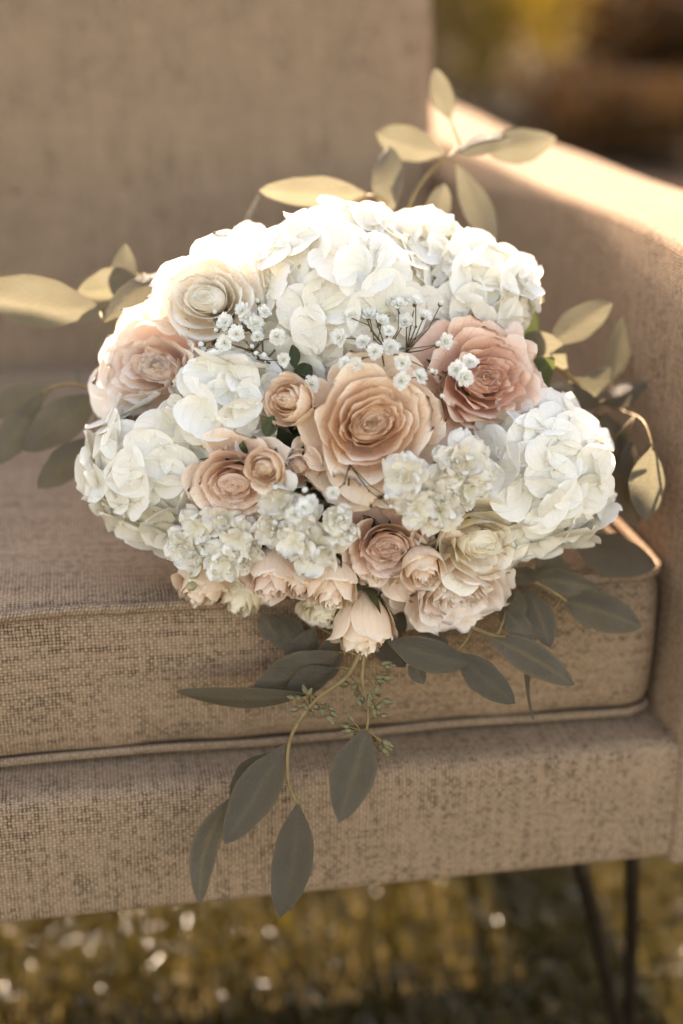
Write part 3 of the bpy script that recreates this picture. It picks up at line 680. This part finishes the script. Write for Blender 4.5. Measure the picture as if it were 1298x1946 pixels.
sprig('single eucalyptus leaf and seed pods hanging below the pale bud', [(695, 1225, .765), (688, 1290, .76), (700, 1340, .757), (697, 1388, .755)],
      [(697, 1385, 646, 1562, 86, .755, .75, .1, .02, .0)], 7, [(715, 1290, .76), (665, 1300, .762), (720, 1330, .757), (670, 1385, .757), (735, 1415, .76), (705, 1360, .757), (740, 1270, .765)])
sprig('eucalyptus sprig by the left rim with a broad sunlit leaf', [(330, 510, .83), (280, 530, .83), (225, 560, .83), (190, 588, .825)],
      [(195, 587, -55, 545, 96, .825, .83, .1), (275, 525, 145, 560, 62, .84, .845, .3), (228, 575, 236, 462, 56, .83, .845, .2), (198, 612, 312, 520, 56, .81, .825, .3), (250, 600, 178, 662, 44, .82, .82, .4), (230, 560, 120, 610, 40, .85, .86, .5)], 8)
sprig('shaded eucalyptus sprig by the left rim above the seat', [(200, 745, .825), (165, 735, .83), (120, 730, .835), (82, 745, .84)],
      [(82, 745, -10, 885, 62, .84, .84, .2), (185, 750, 46, 858, 76, .83, .83, .3), (172, 830, 72, 928, 62, .83, .83, .3), (150, 730, 145, 702, 10, .83, .835, .5), (100, 738, -30, 790, 60, .85, .87, .4)], 9)

# --- inner foliage, stems and ribbon
rs = np.random.RandomState(5)
b_ = MB()
for i in range(46):
    a, q = rs.uniform(0, 6.28), math.sqrt(rs.uniform(0, 1)); x, y = 665+390*q*math.cos(a), 800+320*q*math.sin(a)
    p = at(x, y, dome(x, y)+.045); k_ = BIND+rs.normal(0, .007, 3); t = TAIL+rs.normal(0, .010, 3)*[1, 1, .5]; t[2] = max(.008, t[2]); k_[2] = max(.022, k_[2])
    b_.tube([p-BIND, (p*.55+BC*.25+BIND*.2)-BIND, k_-BIND, t-BIND], [.0018, .0022, .0026, .0026], 6)
stems = link('stem_bundle', b_.mesh('stem_bundle', M_STALK), bq)
b_ = MB(); ax_ = unit(TAIL-BIND)
b_.tube([BIND-BIND+ax_*t for t in np.linspace(-.005, .09, 14)], [.0235+.0008*math.sin(i*2.1) for i in range(14)], 18)
link('ribbon', b_.mesh('ribbon', M_RIBBON), stems)
b_ = MB(); b_.tube([BC-BIND, BC-BIND-unit(CF)*.01], .001, 4); lf = link('greenery', b_.mesh('greenery_stalk', M_STALK), bq, label='dark green leaves tucked between the flowers')
for i in range(70):
    a, q = rs.uniform(0, 6.28), math.sqrt(rs.uniform(0, 1)); x, y = 665+350*q*math.cos(a), 800+300*q*math.sin(a)
    A = at(x, y, dome(x, y)+.058); n_ = outward(A, .2); dr = unit(np.cross(n_, rs.normal(0, 1, 3))+n_*.25); B = A+dr*.05
    if min(A[2], B[2]) < .02 and max(A[1], B[1]) > -.02: continue
    P_, e = leaf_mesh(A-BIND, B-BIND, .026, rs.uniform(-.6, .6), .06, i); k_ = MB(); k_.grid(P_, e, 'p'); link('leaf', k_.mesh('leaf', M_GREEN), lf)
for (x, y, tx, ty, w, dd) in ((560, 830, 500, 850, 60, .02), (560, 720, 590, 690, 40, .012), (520, 790, 505, 830, 34, -.004), (600, 720, 610, 780, 50, .02), (545, 830, 590, 860, 60, .02), (785, 700, 740, 690, 40, .012), (430, 845, 500, 868, 30, .006), (560, 700, 556, 655, 26, .0)):
    P_, e = leaf_mesh(at(x, y, dome(x, y)+dd)-BIND, at(tx, ty, dome(tx, ty)+dd)-BIND, w*.72/FPX, .3, .06, int(x)); k_ = MB(); k_.grid(P_, e, 'p'); link('leaf', k_.mesh('leaf', M_GREEN), lf)

# ------------------------------------------------------------------ grass and garden
def blades(nb, x0, x1, y0, y1, h0, h1, w, seed, mat, lean=.5, droop=.05):
    r = np.random.default_rng(seed)
    bx = r.uniform(x0, x1, nb); by = r.uniform(y0, y1, nb); h = r.uniform(h0, h1, nb); az = r.uniform(0, 2*PI, nb); ln = r.uniform(.1, lean, nb)*h*1.6; dr = np.where(r.uniform(0, 1, nb) < droop, 1., 0.); ln = ln*(1-dr)+dr*h*r.uniform(1.0, 1.7, nb)
    dx, dy = np.cos(az), np.sin(az); tw = r.uniform(-.6, .6, nb); px, py = -np.sin(az+tw), np.cos(az+tw); ww = w*r.uniform(.6, 1.3, nb)*(1-.45*dr)
    V = np.zeros((nb, 7, 3)); gz = GZ
    for k_, (t, wd) in enumerate(((0, 1.), (.4, .95), (.75, .65))):
        cx = bx+dx*ln*t**1.8; cy_ = by+dy*ln*t**1.8; cz = gz+h*t*(1-(.25+.45*dr)*t)
        V[:, 2*k_] = np.stack([cx-px*ww*wd/2, cy_-py*ww*wd/2, cz], -1); V[:, 2*k_+1] = np.stack([cx+px*ww*wd/2, cy_+py*ww*wd/2, cz], -1)
    V[:, 6] = np.stack([bx+dx*ln, by+dy*ln, gz+h*(.76-.42*dr)], -1)
    base = (np.arange(nb)*7)[:, None]
    quads = np.concatenate([base+[0, 1, 3, 2], base+[2, 3, 5, 4]], 1).reshape(-1, 4); tri = base+[4, 5, 6]
    me = bpy.data.meshes.new('grass')
    me.vertices.add(nb*7); me.vertices.foreach_set('co', V.ravel().astype(np.float32))
    nl = nb*11; me.loops.add(nl); me.polygons.add(nb*3)
    li = np.concatenate([quads.reshape(nb, 8), tri], 1).ravel(); me.loops.foreach_set('vertex_index', li.astype(np.int32))
    ls = (np.arange(nb)[:, None]*11+np.array([0, 4, 8])).ravel(); me.polygons.foreach_set('loop_start', ls.astype(np.int32))
    me.materials.append(mat); a = me.attributes.new('tone', 'FLOAT', 'POINT'); a.data.foreach_set('value', np.repeat(r.uniform(0, 1, nb), 7).astype(np.float32))
    me.polygons.foreach_set('use_smooth', [True]*(nb*3)); me.update(calc_edges=True); me.validate(); return me
def grass_mat():
    k = N('lawn_grass'); t = k.attr('tone')
    col = k.mix(t, (.036, .030, .007), (.060, .043, .011))
    d = k.principled(col, .22, .45); return k.done(k.shade(.35, d, k.translucent(k.mix(t, (.085, .064, .010), (.13, .088, .016)))))
GR = grass_mat()
def lawn_mesh():
    me = blades(110000, -.75, 1.0, -.25, 1.5, .016, .042, .0018, 1, GR, droop=.07)
    bm = bmesh.new(); bm.from_mesh(me); bm.from_mesh(blades(60000, -2.6, 3.0, -2.2, 3.1, .02, .05, .0042, 2, GR, droop=0.)); bm.to_mesh(me); bm.free(); return me
link('grass', lawn_mesh(), label='short golden green lawn grass under and around the sofa', cat='grass', kind='stuff')
def bed_mat():
    k = N('bark_mulch'); oc = k.obj(); v = k.n('ShaderNodeTexVoronoi'); k.put(v.inputs['Vector'], oc); v.inputs['Scale'].default_value = 28
    col = k.mix(v.outputs['Distance'], (.030, .018, .010), (.014, .009, .005))
    col = k.mix(k.ramp(k.noise(oc, 1.5, 4), .4, .65), col, (.034, .015, .008))
    return k.done(k.principled(col, .95, .05, k.bump(v.outputs['Distance'], .9, .03)))
P = np.zeros((50, 60, 3)); P[..., 0] = np.linspace(-26, 30, 60)[None, :]; P[..., 1] = np.linspace(3.0, 42, 50)[:, None]
P[0, :, 1] += .25*np.sin(P[0, :, 0]*.7); P[..., 2] = GZ+.05+.04*np.sin(P[..., 0]*2.1)*np.sin(P[..., 1]*1.7); P[0, :, 2] = GZ-.02
b = MB(); b.grid(P); link('garden_bed', b.mesh('garden_bed', bed_mat()), kind='structure')

def shrub(x, y, h, wd, cols, label, seed, nl=2600, ls=.06):
    rs = np.random.RandomState(seed); o = link('shrub', None, label=label, cat='shrub', group='shrubs in the garden bed'); o.location = (x, y, GZ)
    k = N('shrub_foliage'); t = k.attr('tone'); c = k.mix(t, cols[0], cols[1]); mt = k.done(k.shade(.35, k.principled(c, .75, .08), k.translucent(k.mix(.5, c, tuple(min(1, 1.5*q) for q in cols[1])))))
    b_ = MB(); tips = []
    for i in range(9):
        a = rs.uniform(0, 6.28); e = np.array([math.cos(a)*wd*.4*rs.uniform(.3, 1), math.sin(a)*wd*.4*rs.uniform(.3, 1), h*rs.uniform(.55, .9)])
        b_.tube([(0, 0, -.02), e*[.3, .3, .45], e], [.022, .014, .005], 6); tips.append(e)
    link('trunk', b_.mesh('trunk', M_TWIG), o)
    lobes = tips+[np.array([rs.uniform(-.4, .4)*wd, rs.uniform(-.3, .3)*wd, h*rs.uniform(.25, .6)]) for _ in range(8)]
    r = np.random.default_rng(seed); li = r.integers(0, len(lobes), nl); C_ = np.array(lobes)[li]
    d = r.normal(0, 1, (nl, 3)); d /= np.linalg.norm(d, axis=1)[:, None]; P_ = C_+d*(r.uniform(.4, 1, nl)**.5)[:, None]*np.array([wd*.24, wd*.24, h*.20])
    P_[:, 2] = np.maximum(P_[:, 2], .03)
    ax1 = r.normal(0, 1, (nl, 3)); ax1 /= np.linalg.norm(ax1, axis=1)[:, None]; ax2 = np.cross(ax1, d); ax2 /= np.linalg.norm(ax2, axis=1)[:, None]+1e-9
    s_ = (ls*r.uniform(.6, 1.3, nl))[:, None]; V = np.stack([P_-ax1*s_*.5, P_+ax2*s_*.28, P_+ax1*s_*.5, P_-ax2*s_*.28], 1).reshape(-1, 3)
    F = (np.arange(nl)[:, None]*4+np.arange(4)).tolist(); q = MB(); q.add(V, F, list(np.repeat(r.uniform(0, 1, nl), 4))); link('crown', q.mesh('crown', mt), o)
BR = ((.040, .020, .008), (.065, .032, .011)); OL = ((.034, .025, .007), (.055, .038, .009)); GO = ((.22, .14, .022), (.32, .20, .03)); RD = ((.055, .020, .009), (.085, .030, .011))
shrub(1.05, 5.6, 1.0, 1.3, OL, 'olive shrub behind the sofa back corner', 1)
shrub(2.0, 7.0, 1.15, .9, GO, 'golden leaved shrub glowing beyond the olive shrub', 2)
shrub(2.35, 5.3, .42, 1.2, BR, 'brown leaved low shrub beyond the armrest', 3)
shrub(3.6, 6.2, 1.2, 1.5, RD, 'reddish brown shrub beyond the armrest', 4)
shrub(2.75, 8.0, 1.25, .8, GO, 'golden leaved shrub far behind the brown shrub', 5)
shrub(5.0, 7.0, 1.4, 1.8, BR, 'wide brown shrub beside the reddish shrub', 6)
shrub(.2, 6.2, 1.2, 1.6, OL, 'broad olive shrub straight behind the sofa', 7)
shrub(-1.8, 6.4, 1.3, 1.7, BR, 'brown leaved shrub behind the far end of the sofa', 8)
for i, (x, y, h, w_, c, lb) in enumerate(((1.2, 8.8, 1.5, 2.0, BR, 'tall brown shrub in the second row behind the olive shrub'), (4.3, 9.0, 1.7, 2.2, RD, 'tall reddish shrub in the second row'), (2.4, 10.5, 1.9, 2.4, OL, 'tall olive shrub in the last row of the bed'),
        (5.8, 10.0, 1.9, 2.4, OL, 'tall olive shrub beside the tall reddish shrub'), (-.8, 9.4, 1.7, 2.2, RD, 'tall reddish shrub behind the broad olive shrub'), (3.2, 7.1, .9, 1.4, BR, 'low brown shrub between golden and reddish shrubs'), (6.6, 7.6, 1.3, 1.8, RD, 'reddish shrub at the end of the front row'))):
    shrub(x, y, h, w_, c, lb, 30+i, 3200, .08)
def tree(x, y, h, label, seed):
    rs = np.random.RandomState(seed); o = link('tree', None, label=label, cat='tree', group='trees at the end of the garden'); o.location = (x, y, GZ)
    b_ = MB(); b_.tube([(0, 0, -.1), (.1, 0, h*.25), (0, .1, h*.5), (.1, 0, h*.85)], [.22, .17, .12, .04], 10); tips = []
    for i in range(14):
        a = rs.uniform(0, 6.28); z0 = h*rs.uniform(.25, .7); e = np.array([math.cos(a)*h*.28, math.sin(a)*h*.28, z0+h*rs.uniform(.05, .3)])
        b_.tube([(0.05, 0, z0), e*[.5, .5, 1]-[0, 0, h*.05], e], [.07, .04, .012], 6); tips += [e, e*[.55, .55, 1]]
    link('trunk', b_.mesh('trunk', M_TWIG), o)
    k = N('tree_foliage'); t = k.attr('tone'); c = k.mix(t, (.05, .05, .015), (.11, .085, .02)); mt = k.done(k.shade(.3, k.principled(c, .5, .3), k.translucent(c)))
    nl = 5000; r = np.random.default_rng(seed); C_ = np.array(tips)[r.integers(0, len(tips), nl)]; d = r.normal(0, 1, (nl, 3)); P_ = C_+d*h*.055
    a1 = r.normal(0, 1, (nl, 3)); a1 /= np.linalg.norm(a1, axis=1)[:, None]; a2 = np.cross(a1, r.normal(0, 1, (nl, 3))); a2 /= np.linalg.norm(a2, axis=1)[:, None]
    s_ = (.22*r.uniform(.6, 1.3, nl))[:, None]; V = np.stack([P_-a1*s_*.5, P_+a2*s_*.28, P_+a1*s_*.5, P_-a2*s_*.28], 1).reshape(-1, 3)
    q = MB(); q.add(V, (np.arange(nl)[:, None]*4+np.arange(4)).tolist(), list(np.repeat(r.uniform(0, 1, nl), 4))); link('crown', q.mesh('crown', mt), o)
tree(-3.5, 15, 6, 'leafy tree standing straight behind the sofa', 1)
tree(1.0, 17, 6.5, 'leafy tree between its two neighbours at the garden end', 2)
tree(-9, 16, 6, 'leafy tree furthest from the armrest side', 3)
